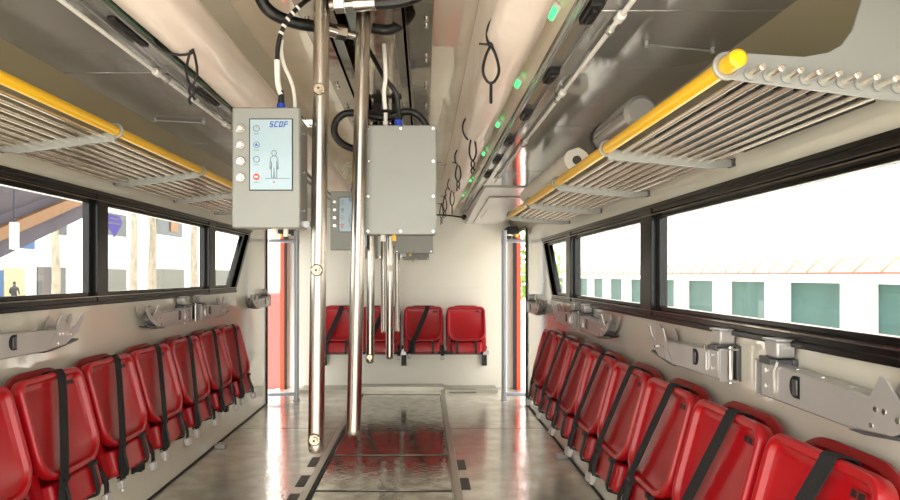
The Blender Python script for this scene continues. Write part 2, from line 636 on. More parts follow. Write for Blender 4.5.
# ------------------------------------------------------------------ seats
TILT = math.radians(15)
def tray_T(y0, z0, tilt=TILT):
    s, c = math.sin(tilt), math.cos(tilt)
    return lambda p: Vector((p.x, y0 - p.z * s + p.y * c, z0 + p.z * c + p.y * s))

def ring3(pts, w): return [(x, w, v) for x, v in pts]

def make_seat(belt=True, hw=.197):
    root = empty('folding_seat')
    T = tray_T(.205, .085)
    # folded squab: shallow tray with raised rim
    H = .36
    b = MB(); b.T = T
    R = lambda d, w, hh=H: ring3(rrect(hw, 0, hh, .052, .105, d, 7), w)
    b.loops([R(.018, -.045), R(.004, -.038), R(0, -.02), R(0, -.004), R(.004, .002), R(.012, .004), R(.020, .001), R(.026, -.012), R(.040, -.018)], 0)
    sq = b.build('squab', 'red', root, 40)
    # slot in the upper corner of the tray
    b = MB(); b.T = T
    b.loops([ring3(rrect(.024, H - .062, H - .042, .004, .004, 0, 3), -.0178), ring3(rrect(.024, H - .062, H - .042, .004, .004, 0, 3), -.0150)])
    b.v = [v + Vector((-.118, 0, 0)) for v in b.v]
    b.build('slot', 'redback', sq)
    b = MB(); b.T = T
    b.box((-.137, -.0152, H - .059), (-.120, -.0142, H - .045)); b.box((-.114, -.0152, H - .059), (-.100, -.0142, H - .045))
    b.build('slot_opening', 'blackm', sq)
    # back shell
    Tb = tray_T(.135, .085)
    b = MB(); b.T = Tb
    B = lambda d, w: ring3(rrect(hw + .008, -.09, H + .005, .13, .05, d, 8), w)
    b.loops([B(.03, -.022), B(.006, -.018), B(0, -.008), B(0, .004), B(.006, .010), B(.02, .012), B(.035, .002)], 0)
    b.build('backrest', 'redback', root, 40)
    # hinge block below the tray
    b = MB(); b.T = T
    b.loops([ring3(rrect(.155, -.115, -.004, .01, .03, d, 4), w) for d, w in ((.01, -.085), (0, -.07), (0, -.02), (.006, -.012), (.014, -.010))])
    b.build('hinge_block', 'red', root, 40)
    for sx in (-1, 1):
        b = MB(); b.T = T
        b.loops([ring3(rrect(.022, -.10, .05, .015, .012, d, 4), w) for d, w in ((.002, -.07), (0, -.05), (.002, -.042))])
        b.v = [v + Vector((sx * .178, 0, 0)) for v in b.v]
        b.build('side_ear', 'red', root, 40)
        b = MB(); b.T = T
        b.ribbon([(sx * .095, -.05, -.124), (sx * .095, -.010, -.122), (sx * .095, -.002, -.105), (sx * .095, .000, -.06), (sx * .095, .000, -.02), (sx * .095, .003, .0)], (1, 0, 0), .022, .008)
        b.cyl((sx * .095 - .018, .003, -.006), (sx * .095 + .018, .003, -.006), .011, 10)
        b.build('hinge_strap', 'blackm', root)
    b = MB(); b.box((-.12, .02, -.03), (.12, .16, -.012))
    b.build('seat_bracket', 'blackm', root)
    if belt:
        b = MB(); b.T = T
        path = smooth([(-.035, -.06, H - .04), (-.035, -.050, H + .004), (-.036, -.02, H + .006), (-.037, .004, H + .003),
                       (-.042, .010, H - .02), (.085, .009, .03), (.108, .008, -.01), (.125, -.005, -.06), (.135, -.01, -.13)], 1)
        b.ribbon(path, (1, 0, 0), .047, .003)
        bl = b.build('seat_belt', 'web', root)
        b = MB(); b.T = T
        b.box((.122, -.030, -.162), (.158, -.004, -.128)); b.cyl((.140, -.02, -.175), (.140, -.02, -.150), .011, 10)
        b.build('buckle', 'alu', bl, bevel=.004)
        b = MB(); b.T = T
        b.ribbon(smooth([(-.185, -.09, .02), (-.19, -.04, -.03), (-.195, -.02, -.10), (-.19, -.03, -.15)], 1), (1, 0, 0), .034, .003)
        b2 = b.build('belt_end', 'web', root)
        b = MB(); b.T = T
        b.box((-.21, -.045, -.185), (-.172, -.02, -.145))
        b.build('buckle', 'alu', b2, bevel=.004)
    return root

protoA = make_seat(True)
protoB = make_seat(False)
ordn = ['nearest', 'second', 'third', 'fourth', 'fifth', 'sixth', 'seventh', 'eighth']
used = set()
def place_seat(proto, loc, rz, label, group):
    o = copy_tree(proto) if proto.name in used else proto
    used.add(proto.name)
    o.location = loc; o.rotation_euler = (0, 0, rz)
    tag(o, label, 'seat', group)
    return o

LG, RG, EG = 'folded red seats along the left wall', 'folded red seats along the right wall', 'folded red seats on the end wall'
llab = ['folded red seat cut off by the left photo edge, nearest on the left wall',
        'folded red seat on the left wall, second from the photo edge',
        'folded red seat on the left wall, third from the photo edge',
        'folded red seat on the left wall, middle one of the seven',
        'folded red seat on the left wall, third from the doorway',
        'folded red seat on the left wall, second from the doorway',
        'folded red seat at the doorway end of the left wall row']
for i in range(7):
    place_seat(protoA, (XL, 2.09 - .2 + .43 * i, .40), -PI / 2, llab[i], LG)
rlab = ['largest folded red seat at the bottom right corner of the photo, right wall',
        'folded red seat on the right wall, second from the bottom right corner',
        'folded red seat on the right wall, third from the bottom right corner',
        'folded red seat on the right wall, fourth from the bottom right corner',
        'folded red seat on the right wall, fourth from the doorway end of the row',
        'folded red seat on the right wall, third from the doorway end of the row',
        'folded red seat on the right wall, second from the doorway end of the row',
        'folded red seat at the doorway end of the right wall row']
for i in range(8):
    place_seat(protoA, (XR, 1.56 - .2 + .42 * i, .38), PI / 2, rlab[i], RG)
SX = [-.885, -.445, -.005, .43]
elab = ['leftmost folded red seat with belt on the end wall, beside the thick pole',
        'folded red seat with belt on the end wall, partly behind the poles',
        'folded red seat with black diagonal belt on the end wall, right of the poles',
        'rightmost folded red seat on the end wall, without a belt across it']
for i in range(4):
    o = place_seat(protoA if i < 3 else protoB, (SX[i], YE - .005, .425), PI, elab[i], EG)

# beams that carry the seats
def seat_beam(a, b_, lb, brs):
    t = empty('seat_beam', a)
    d = Vector(b_) - Vector(a)
    L = d.length; d.normalize()
    n = Vector((-d.y, d.x, 0))
    t.rotation_euler = (0, 0, math.atan2(d.y, d.x))
    MB().box((0, .10, -.018), (L, .14, .018)).build('cross_beam', 'blackm', t, bevel=.003)
    for x in brs:
        b = MB(); b.box((x - .026, 0.002, -.15), (x + .026, .012, .05)); b.box((x - .012, .01, -.02), (x + .012, .15, .02))
        b.box((x - .022, .01, -.14), (x + .022, .05, .06))
        b.build('wall_bracket', 'blackm', t, bevel=.002)
        b = MB(); b.prism([(x - .03, -.02), (x + .03, -.02), (x + .022, .02), (x, .045), (x - .022, .02)], 'y', .145, .158)
        b.build('end_plate', 'alu', t)
    tag(t, lb, 'seat beam', 'black beams under the seats')
seat_beam((.66, YE - .006, .385), (-1.12, YE - .006, .385), 'black beam under the four end wall seats', [.03, .87, 1.7])
seat_beam((XL, 4.72, .35), (XL, 1.66, .35), 'black beam under the left wall seats', [.1, 1.5, 2.9])
seat_beam((XR, 1.12, .33), (XR, 4.55, .33), 'black beam under the right wall seats', [.1, 1.7, 3.3])

# ------------------------------------------------------------------ stretcher arms on the side walls
def make_arm(mirror):
    """local x runs from the post end (0) to hook end (.66), y out of the wall, z up"""
    s = -1 if mirror else 1
    root = empty('folded_support_arm')
    def fin(b, n, m, par=root, bevel=0):
        b.v = [Vector((v.x * s, v.y, v.z)) for v in b.v]
        return b.build(n, m, par, bevel=bevel)
    body = [(0, 0), (.35, -.004), (.46, .008), (.52, .045), (.49, .070), (.06, .086), (.03, .10), (0, .10)]
    a = fin(MB().prism(body, 'y', .014, .064), 'arm_body', 'alu', bevel=.004)
    fin(MB().prism([(.34, -.008), (.39, -.008), (.57, .014), (.58, .022), (.37, .0)], 'y', .018, .060), 'lower_strut', 'alud', a)
    for y in (.016, .060):
        fin(MB().prism([(x - .045, z) for x, z in [(.40, .002), (.52, .010), (.61, .050), (.65, .100), (.645, .120), (.625, .112), (.60, .080), (.565, .066), (.53, .084), (.505, .112), (.488, .118), (.478, .104), (.455, .066)]], 'y', y, y + .006), 'hook_plate', 'alu', bevel=.001)
    fin(MB().cyl((.50, .01, .045), (.50, .074, .045), .006, 10), 'hook_pin', 'chrome')
    fin(MB().prism([(.0, .085), (.055, .085), (.055, .098), (.035, .104), (.0, .104)], 'y', .006, .070), 'post_base', 'alud', bevel=.002)
    fin(MB().prism([(.006, .102), (.058, .102), (.062, .110), (.062, .142), (.054, .147), (.0, .147), (.002, .12)], 'y', .008, .056), 'post_block', 'alu', bevel=.005)
    fin(MB().box((-.004, .004, .144), (.066, .060, .150)), 'post_cap', 'alu', bevel=.002)
    sl_ = [(.155 + .021 * math.cos(PI / 2 + PI * k / 8), .048 + .026 * math.sin(PI / 2 + PI * k / 8)) for k in range(9)] + [(.175, .022), (.175, .074)]
    g = fin(MB().prism(sl_, 'y', .0640, .0655), 'slot_recess', 'blackm')
    fin(MB().box((.150, .065, .028), (.170, .069, .066)), 'slot_latch', 'alud', g, .002)
    b = MB()
    b.ribbon([(.085, .067, .098), (.07, .067, .07), (.07, .067, .025)], (1, 0, 0), .007, .003)
    fin(b, 'link_bar', 'chrome')
    for x, z in ((.03, .07), (.03, .03), (.455, .052), (.432, .052), (.42, .018), (.07, .022)):
        fin(MB().cyl((x, .062, z), (x, .0675, z), .0055, 10), 'rivet', 'chrome')
    for x in (.12, .22, .32, .42):
        fin(MB().cyl((x, .038, .06), (x, .038, .0875 - .037 * (x - .06)), .006, 8), 'rivet', 'chrome')
    # hinge clevis at the post end
    b = MB()
    b.box((-.022, .01, -.004), (0, .068, .002)); b.box((-.022, .01, .088), (0, .068, .094)); b.box((-.024, .045, -.004), (-.020, .068, .094))
    fin(b, 'hinge_clevis', 'alu', bevel=.002)
    fin(MB().cyl((-.010, .03, -.010), (-.010, .03, .10), .008, 12), 'hinge_pin', 'chrome')
    fin(MB().box((-.016, .0, -.004), (.06, .014, .10)), 'wall_plate', 'alud', bevel=.002)
    return root

armN, armM = make_arm(False), make_arm(True)
AG = 'silver folding support arms under the windows'
arms = []
# right wall: rz=90 maps local +x to world +y ; normal arm then points away from camera
def place_arm(side, ypost, direc, label):
    """direc +1: hooks point away from the camera"""
    rz = PI / 2 if side > 0 else -PI / 2
    want = direc if side > 0 else -direc
    proto = armN if want > 0 else armM
    o = copy_tree(proto) if proto.name in used else proto
    used.add(proto.name)
    o.location = (XR if side > 0 else XL, ypost, .868 if side > 0 else .905)
    o.rotation_euler = (0, 0, rz)
    tag(o, label, 'support arm', AG)
place_arm(1, 1.69, -1, 'largest silver folding arm on the right wall, cut by the right photo edge')
place_arm(1, 1.94, 1, 'silver folding arm on the right wall, second nearest, post towards the camera')
place_arm(1, 3.66, -1, 'silver folding arm on the right wall, third nearest, below the mullion between windows')
place_arm(1, 3.84, 1, 'silver folding arm on the right wall, below the slanted window end')
place_arm(1, 5.52, -1, 'small silver folding arm on the right wall beside the doorway edge')
place_arm(-1, 2.02, 1, 'largest silver folding arm on the left wall, cut by the left photo edge')
place_arm(-1, 3.82, -1, 'silver folding arm on the left wall, hooks towards the camera, second nearest')
place_arm(-1, 4.02, 1, 'silver folding arm on the left wall, third nearest, post towards the camera')
place_arm(-1, 5.80, -1, 'small silver folding arm on the left wall beside the doorway edge')

# ------------------------------------------------------------------ luggage racks
def rack(side, xw, xr, zw, zr, ys, yn, yf, lb, near_plate):
    root = empty('luggage_rack', (xw, 0, 0))
    s = side
    dx = xr - xw
    R = .0165
    MB().cyl((dx, yn, zr), (dx, yf, zr), R, 20, bev=.006).build('yellow_hand_rail', 'yellow', root)
    def pz(t): return zr - .012 + (zw - zr) * t   # height of rod row from rail (t=0) to wall (1)
    for k in range(9):
        t = .11 + (.71 if near_plate else .84) * k / 8
        b = MB(); b.cyl((dx * (1 - t), yn - .0 if near_plate else yn, pz(t)), (dx * (1 - t), yf - .01, pz(t)), .0066, 10, bev=.002)
        b.build('rod', 'rod', root)
    for i, y in enumerate(ys):
        big = near_plate and i == 0
        th = .006
        b = MB()
        n = 10
        h = .026
        if big:
            # plate with an arm rising to the cove
            o = []
            for d in range(80, 281, 20):
                a = math.radians(d)
                o.append((dx + s * .025 * math.cos(a), zr + .025 * math.sin(a)))
            o += [(-.05 * s, zw - .034), (-.002 * s, zw - .036), (-.002 * s, zw + .0), (-.035 * s, zw + .145), (-.105 * s, zw + .21),
                  (-.128 * s, zw + .205), (-.134 * s, zw + .15), (-.150 * s, zw + .10), (-.170 * s, zw + .072), (-.195 * s, zw + .058), (-.24 * s, zw + .050)]
            b.prism(o, 'y', y - th / 2, y + th / 2)
        else:
            o = [(dx, zr - .004), (dx, zr - .034), (-.06 * s, zw - .028), (-.002 * s, zw - .022), (-.002 * s, zw - .004)]
            b.prism(o, 'y', y - .007, y + .007)
        b.build('rack_bracket', 'bracket', root, bevel=.001)
        b = MB()
        pts = [(dx + .0215 * math.cos(2 * PI * k / 20), y, zr + .0215 * math.sin(2 * PI * k / 20)) for k in range(20)]
        b.tube(pts, .0055, 8, closed=True)
        b.build('rail_clamp', 'bracket', root)
        if not big:
            b = MB(); b.prism([(0, zw - .024), (-.006 * s, zw - .024), (-.006 * s, zw + .0), (0, zw + .0)], 'y', y - .02, y + .02)
            b.build('wall_lug', 'alud', root)
    if near_plate:
        # rods show through cups in near plate
        b = MB()
        for k in range(9):
            t = .11 + (.71 if near_plate else .84) * k / 8
            c = (dx * (1 - t), ys[0] - .004, pz(t))
            b.cyl(c, (c[0], ys[0] - .007, c[2]), .0125, 14)
        b.build('rod_cups', 'bracket', root)
    tag(root, lb, 'luggage rack', 'luggage racks above the windows')
    return root
rack(1, XR, .559, 1.532, 1.566, [1.2, 1.98, 2.72, 3.45, 4.2], 1.15, 4.27, 'right luggage rack of steel rods with yellow hand rail', True)
rack(-1, XL, -1.044, 1.62, 1.668, [1.36, 2.2, 3.03, 3.75, 4.48], 1.2, 4.55, 'left luggage rack of steel rods with yellow hand rail', False)

# things lying on the right rack
b = MB()
L = []
for i in range(13):
    y = 1.32 + i * .045
    q = []
    for j in range(15):
        x = .66 + j * .0185
        q.append((x, y + .01 * math.sin(j * 1.1), 1.578 - .046 * (x - .56) / .38 + .016 + .010 * math.sin(i * 1.3 + j * .9) + .008 * math.sin(j * 2.1 - i * .5)))
    base = [(x_, y_, 1.578 - .046 * (x_ - .56) / .38 - .003) for x_, y_, _ in reversed(q)]
    L.append(q + base)
b.loops(L)
tag(b.build('folded_sheet', 'blackm', ang=80), 'black folded sheet lying on near end of the right rack', 'sheet')

b = MB()
L = []
for j in range(30):
    y = 2.66 + j * .042
    L.append([(.625 + (.050 + .003 * math.sin(j * 1.7 + k)) * math.cos(2 * PI * k / 18), y, 1.650 + (.050 + .003 * math.sin(j * 2.3 + k * 2)) * math.sin(2 * PI * k / 18)) for k in range(18)])
t = empty('film_roll', (0, 0, 0))
b.loops(L); b.build('rolled_film', 'film', t)
b = MB(); b.cyl((.625, 2.654, 1.650), (.625, 2.662, 1.650), .018, 14); b.build('core', 'slot', t)
tag(t, 'white film roll lying on the far half of the right rack', 'roll')
t = empty('bed_roll', (0, 0, 0))
b = MB()
b.cyl((.625, 1.86, 1.648), (.625, 2.27, 1.648), .050, 24, bev=.012); b.build('rolled_mat', 'grey_panel', t)
b = MB(); b.cyl((.625, 2.215, 1.648), (.625, 2.245, 1.648), .0535, 24); b.build('black_strap', 'blackm', t)
tag(t, 'grey mat roll with black strap on the right rack', 'roll')

# ------------------------------------------------------------------ film rolls hung along the ceiling
def film(xc, zc, r, y0, y1, lb, mtl='roll'):
    t = empty('rolled_curtain', (xc, y0, zc))
    b = MB()
    L = []
    n = 28
    N = int((y1 - y0) / .06)
    for j in range(N + 1):
        y = (y1 - y0) * j / N
        L.append([((r * (1 + .05 * math.sin(3 * (2 * PI * k / n) + y * 3) + .035 * math.sin(7 * (2 * PI * k / n) - y * 5)) + .003 * math.sin(y * 9)) * math.cos(2 * PI * k / n), y,
                   (r * (1 + .05 * math.sin(2 * (2 * PI * k / n) - y * 2) + .03 * math.sin(5 * (2 * PI * k / n) + y * 6))) * math.sin(2 * PI * k / n)) for k in range(n)])
    b.loops(L); b.build('rolled_film', mtl, t, 60)
    b = MB()
    b.box((-r * .9, 0, r * .6), (-r * .8, y1 - y0, .30 - .012 + (1.88 - zc))) if xc > 0 else b.box((-r * .2, 0, r * .6), (-r * .1, y1 - y0, 2.17 - zc))
    b.build('hanging_sheet', mtl, t)
    tag(t, lb, 'rolled curtain', 'rolled curtains under the ceiling')
film(.26, 1.882, .068, .3, 6.6, 'pinkish white rolled curtain hung along right side of the ceiling')
film(-.74, 1.942, .084, .3, 6.6, 'pinkish white rolled curtain hung along left side of the ceiling')

def cord(x, y, z, L, r, lb, xc, zc, ft=0):
    t = empty('cord_loop', (x, y, z))
    b = MB()
    # tie around the roll
    a1 = math.atan2(z - zc, x - xc)
    b.tube([(xc - x + (r + .006) * math.cos(a1 - k * .16), .0, zc - z + (r + .006) * math.sin(a1 - k * .16)) for k in range(14)], .0042, 8)
    b.build('tie_cord', 'blackm', t)
    b = MB()
    w = .026 if L < .18 and not ft else .018
    b.tube(smooth([(0, -.004, 0), (-w * .6, -.006, -.03), (-w, -.006, -L * .45), (-w * .5, -.006, -L * .62), (0, -.006, -L * .66), (w * .5, -.006, -L * .62), (w, -.006, -L * .45), (w * .6, -.006, -.03), (0, -.004, 0)], 2), .0042, 8)
    b.build('loop', 'blackm', t)
    b = MB(); b.ball((0, -.006, 0), .009); b.tube([(-.035, -.006, .004), (0, -.008, 0), (.02, -.006, .018), (.024, -.006, .03)], .0035, 8)
    b.build('knot', 'blackm', t)
    b = MB()
    if ft:
        b.tube([(.008 * math.cos(a) , -.006, -L * .75 + .016 * math.sin(a)) for a in [2 * PI * k / 12 for k in range(12)]], .004, 8, closed=True)
        b.tube([(.008 * math.cos(a) , -.006, -L * .92 + .014 * math.sin(a)) for a in [2 * PI * k / 12 for k in range(9)]], .004, 8)
    else:
        b.cyl((0, -.006, -L * .64), (0, -.006, -L), .0045, 8)
    b.build('toggle', 'blackm', t)
    tag(t, lb, 'cord', 'black cord loops tied to rolled curtains')
cl = [(.195, 1.90, .17, 0, 'largest black cord loop hanging from the right rolled curtain'),
      (.232, 3.10, .19, 1, 'black cord loop with hook on the right rolled curtain, second nearest'),
      (.204, 3.89, .17, 1, 'black cord loop with hook on the right rolled curtain, third nearest'),
      (.218, 5.05, .20, 0, 'black cord loop on the right rolled curtain, fourth nearest'),
      (.178, 5.55, .19, 1, 'black cord loop on the right rolled curtain, second from the end wall'),
      (.165, 6.15, .20, 1, 'black cord loop on the right rolled curtain, nearest the end wall')]
for x, y, L_, ft, lb in cl:
    cord(x, y, 1.85, L_, .070, lb, .26, 1.882, ft)
cord(-.705, 1.98, 1.872, .175, .086, 'black cord loop with hook hanging from left rolled curtain', -.74, 1.942, 1)

# green indicator lights
for i, y in enumerate([1.75, 2.40, 3.05, 3.78, 4.85, 5.75]):
    t = empty('green_light', (.347, y * .985, 1.881))
    T = lambda p: Vector((p.x * .7071 + p.z * .7071, p.y, -p.x * .7071 + p.z * .7071))
    b = MB(); b.T = T; b.box((-.014, -.045, -.008), (.014, .045, .002)); b.build('housing', 'white', t, bevel=.003)
    b = MB(); b.T = T; b.box((-.008, -.034, -.013), (.008, .034, -.007)); b.build('lens', 'led', t, bevel=.002)
    tag(t, 'small glowing green light on the right ceiling strip, ' + ['nearest the camera', 'second nearest', 'third nearest', 'third from the end wall', 'second from the end wall', 'nearest the end wall'][i], 'light', 'green lights along the right ceiling strip')
# black latches in the channel
for i, y in enumerate([1.57, 2.07, 2.58, 3.1, 3.62, 4.14]):
    b = MB(); b.box((.388, y - .06, 1.806), (.422, y + .06, 1.826)); b.box((.398, y - .04, 1.798), (.412, y + .04, 1.81))
    tag(b.build('channel_latch', 'blackm', bevel=.003), 'black latch in the grey channel beside the green lights, ' + ['nearest', 'second nearest', 'third nearest', 'third furthest', 'second furthest', 'furthest'][i], 'latch', 'black latches in the right channel')
for i, y in enumerate([1.9, 2.6, 3.4]):
    b = MB(); b.box((-.874, y - .11, 1.884), (-.850, y + .11, 1.896))
    tag(b.build('channel_latch', 'blackm', bevel=.003), 'long black latch in the channel by the left rolled curtain, ' + ['nearest', 'middle one', 'furthest'][i], 'latch', 'black latches in the left channel')

# thin white track rods with joints beside the panels
def track_rod(x, z, ys, lb):
    t = empty('track_rod', (x, 0, z))
    MB().cyl((0, ys[0] - .4, 0), (0, ys[-1] + .3, 0), .0065, 10).build('rod', 'white', t)
    for y in ys:
        MB().cyl((0, y - .018, 0), (0, y + .018, 0), .012, 12, bev=.003).build('joint', 'white', t)
        MB().cyl((0, y + .07, 0), (0, y + .095, 0), .011, 12, bev=.003).build('joint', 'clearb', t)
        MB().box((-.006, y - .006, 0), (.006, y + .006, .025)).build('hanger', 'bracket', t)
    tag(t, lb, 'rod', 'white rods beside the overhead panels')
track_rod(.468, 1.795, [1.0, 1.55, 2.2, 3.0, 4.0], 'white jointed rod along inner edge of right overhead panels')
track_rod(-.905, 1.865, [1.2, 2.2, 2.95, 3.9], 'white jointed rod along inner edge of left overhead panels')
for x0, x1, y, z, lb in ((.60, .80, 1.75, 1.806, 'thin grey stay rod on the right overhead panel'), (-1.2, -1.0, 2.9, 1.876, 'thin grey stay rod on left overhead panel')):
    b = MB(); b.cyl((x0, y, z - .006), (x1, y + .05, z - .006), .0028, 8); b.cyl((x1, y + .05, z - .012), (x1, y + .05, z + .006), .007, 10)
    b.cyl((x0, y, z - .012), (x0, y, z + .006), .006, 10)
    tag(b.build('stay_rod', 'bracket'), lb, 'rod')

# locker at the end of the right overhead
t = empty('overhead_locker', (0, 0, 0))
b = MB()
b.prism([(4.63, 1.80), (YE - .005, 1.708), (YE - .005, 1.829), (4.63, 1.829)], 'x', .43, .86)
b.build('body', 'locker', t, bevel=.006)
b = MB(); b.prism([(5.0, 1.773), (6.65, 1.7045), (6.65, 1.712), (5.0, 1.782)], 'x', .50, .80); b.build('lid', 'locker', t, bevel=.003)
b = MB(); b.prism([(5.6, 1.742), (6.2, 1.717), (6.2, 1.728), (5.6, 1.753)], 'x', .54, .55); b.build('handle', 'chrome', t)
tag(t, 'light grey overhead locker against the end wall on the right', 'locker')
b = MB(); b.tube(smooth([(.08, 6.70, 1.80), (.2, 6.6, 1.79), (.3, 6.5, 1.77), (.36, 6.45, 1.755), (.39, 6.4, 1.75)], 2), .008, 8); b.ball((.395, 6.4, 1.75), .028)
tag(b.build('end_cord', 'blackm'), 'black cord stretched below ceiling near the end wall', 'cord')

# ------------------------------------------------------------------ poles, control boxes
def make_pole(length, lean, nozz, lb, loc):
    t = empty('shower_pole', loc)
    lx = lean
    def P(z): return (-lx * (1 - z / length), 0, z)
    b = MB()
    n = 24
    prof = [(0, .012), (.0, .019), (.008, .0245), (.02, .025), (length, .025)]
    b.loops([[(P(z)[0] + r * math.cos(2 * PI * k / n), r * math.sin(2 * PI * k / n), z) for k in range(n)] for z, r in prof])
    b.build('tube', 'steel', t)
    for z in nozz:
        x = P(z)[0]
        b = MB(); b.cyl((x, -.022, z), (x, -.034, z), .019, 16, bev=.003); b.cyl((x, -.034, z), (x, -.044, z), .011, 6)
        nz = b.build('nozzle', 'steeld', t)
        b = MB(); b.cyl((x, -.0435, z), (x, -.0448, z), .0035, 10); b.build('orifice', 'blackm', nz)
    b = MB(); x = P(length)[0]
    b.cyl((x, 0, length - .05), (x, 0, length), .036, 20, bev=.004); b.build('top_collar', 'steel', t)
    tag(t, lb, 'pole', 'stainless poles hanging from the ceiling')
    return t
TOP = 2.165
poles = [(-.319, 2.04, .625, .020, [.045, .57, 1.13], 'thickest stainless pole on the left with side nozzles, beside the display box'),
         (-.208, 2.25, .625, .036, [], 'thick stainless pole on the left edge of the blank grey box'),
         (-.330, 4.10, .625, .01, [.04], 'thin stainless pole seen just right of the thick poles, bottom over the second seat'),
         (-.222, 4.30, .625, .005, [.6], 'thin stainless pole below the blank box, ending over second seat edge'),
         (-.39, 6.25, .625, 0, [], 'slender stainless pole nearest the end wall, left of its pair'),
         (-.262, 6.35, .625, 0, [], 'slender stainless pole nearest the end wall, right of its pair')]
for x, y, z, ln, nz, lb in poles:
    make_pole(TOP - z, ln, nz, lb, (x, y, z))


def text_obj(txt, size, mtl, parent, loc, shear=0, ext=.0006):
    cu = bpy.data.curves.new('text', 'FONT')
    cu.body = txt; cu.size = size; cu.shear = shear; cu.extrude = ext; cu.offset = size * .012
    o = bpy.data.objects.new('text', cu); COL.objects.link(o)
    dg = bpy.context.evaluated_depsgraph_get()
    me = bpy.data.meshes.new_from_object(o.evaluated_get(dg))
    me.materials.clear(); me.materials.append(M[mtl])
    for p in me.polygons: p.material_index = 0
    bpy.data.objects.remove(o)
    r = bpy.data.objects.new('lettering', me); COL.objects.link(r)
    r.parent = parent; r.location = loc; r.rotation_euler = (PI / 2, 0, 0)
    return r


def glyphs(name, word, h, mtl, parent, loc):
    """slanted squared display letters"""
    segs = {'S': 'afgcd', 'C': 'afed', 'D': 'abcdef', 'F': 'afge'}
    w = h * .62; t = h * .17
    b = MB()
    for i, ch in enumerate(word):
        x0 = i * (w + h * .22)
        S = {'a': ((0, h - t), (w, h)), 'd': ((0, 0), (w, t)), 'g': ((0, h / 2 - t / 2), (w, h / 2 + t / 2)),
             'f': ((0, h / 2), (t, h)), 'e': ((0, 0), (t, h / 2)), 'b': ((w - t, h / 2), (w, h)), 'c': ((w - t, 0), (w, h / 2))}
        for s in segs[ch]:
            (a, c), (d, e) = S[s]
            b.prism([(x0 + a + c * .25, c), (x0 + d + c * .25, c), (x0 + d + e * .25, e), (x0 + a + e * .25, e)], 'y', -.001, 0)
    o = b.build(name, mtl, parent); o.location = loc
    return o


def display_box(loc, lb, detail=True):
    """origin at bottom-front-left corner; front faces -y"""
    t = empty('control_box', loc)
    W, H, D = .204, .363, .17
    b = MB(); b.box((0, 0, 0), (W, .028, H)); b.build('front_cover', 'box', t, bevel=.005)
    b = MB(); b.box((.006, .028, .006), (W - .006, D - .01, H - .006)); b.build('housing', 'boxside', t, bevel=.004)
    b = MB(); b.box((W - .01, D - .05, .01), (W + .022, D - .035, .03)); b.build('mounting_clip', 'chrome', t)
    b = MB(); b.box((W - .01, D - .05, H - .03), (W + .022, D - .035, H - .01))
    b.box((W - .008, .02, H - .03), (W + .0, D - .04, H - .02))
    b.build('mounting_clip', 'chrome', t)
    b = MB()
    for z in (.06, .18, .30): b.cyl((W - .007, .08, z), (W - .001, .08, z), .006, 10)
    b.build('side_screws', 'chrome', t)
    x0, x1, z0, z1 = .055, .180, .115, .325
    fr = MB().box((x0 - .003, -.002, z0 - .003), (x1 + .003, .002, z1 + .003)).build('screen_bezel', 'blackm', t)
    sc = MB().box((x0, -.003, z0), (x1, .001, z1)).build('screen', 'screen', t)
    for k in range(4):
        z = .298 - k * .049
        b = MB(); b.cyl((.026, .002, z), (.026, -.006, z), .0150, 20, bev=.003); nb = b.build('button', 'clearb', t)
        b = MB(); b.cyl((.026, -.005, z), (.026, -.009, z), .009, 16, bev=.002); b.build('button_cap', 'chrome', nb)
    # icons on screen
    for k, z in enumerate((.298, .249, .205, .153)):
        b = MB()
        if k < 3: b.tube([(.074 + .009 * math.cos(2 * PI * q / 14), -.0035, z + .009 * math.sin(2 * PI * q / 14)) for q in range(14)], .0009, 5, m=0, closed=True)
        b.box((.066, -.0036, z - .017), (.082, -.003, z - .0155), 0)
        if k == 3:
            b.cyl((.074, -.0032, .153), (.074, -.0042, .153), .0095, 16, m=1)
            b.box((.069, -.0046, .150), (.079, -.0042, .156), 2)
        if k == 0: b.box((.0735, -.0036, .299), (.0745, -.003, .305), 1)
        if k == 1: b.prism([(.068, .246), (.080, .246), (.074, .255)], 'y', -.0036, -.003, 3)
        b.build('screen_icon', ['ink', 'redink', 'white', 'blue'], sc)
    b = MB()
    # figure outline
    fx = .127
    b.tube([(fx + .007 * math.cos(2 * PI * q / 14), -.0035, .224 + .0085 * math.sin(2 * PI * q / 14)) for q in range(14)], .0009, 5, closed=True)
    for pts in ([(-.003, .2155), (-.011, .209), (-.013, .176), (-.010, .176), (-.008, .20), (-.008, .150), (-.002, .150), (0, .182), (.002, .150), (.008, .150), (.008, .20), (.010, .176), (.013, .176), (.011, .209), (.003, .2155)],):
        b.tube([(fx + p[0], -.0035, p[1]) for p in pts], .0009, 5)
    b.box((.100, -.0036, .1475), (.173, -.003, .149), 0)
    b.cyl((fx, -.0032, .137), (fx, -.004, .137), .0025, 10, m=1)
    b.build('screen_figure', ['ink', 'redink', 'white', 'blue'], sc)
    glyphs('screen_lettering', 'SCDF', .017, 'blue', sc, (.112, -.003, .302))
    # bottom plugs
    b = MB(); b.cyl((.11, .08, -.03), (.11, .08, .01), .010, 12); b.cyl((.14, .10, -.02), (.14, .10, .01), .008, 12); b.build('bottom_plug', 'white', t)
    b = MB(); b.cyl((.13, .08, H - .01), (.13, .08, H + .030), .0135, 14, m=0); b.cyl((.13, .08, H + .030), (.13, .08, H + .072), .0105, 14, m=1, r1=.008)
    b.build('blue_connector', ['bluec', 'blackm'], t)
    b = MB(); b.cyl((.172, .09, H - .01), (.172, .09, H + .02), .010, 12); b.build('grey_connector', 'white', t)
    tag(t, lb, 'control box', 'grey boxes with displays on the left poles')
    return t
bx = display_box((-.576, 1.95, 1.321), 'large grey box with lit display screen and four round buttons')
b2 = display_box((-.576, 4.0, 1.332), 'smaller grey display box half hidden behind the thick poles')
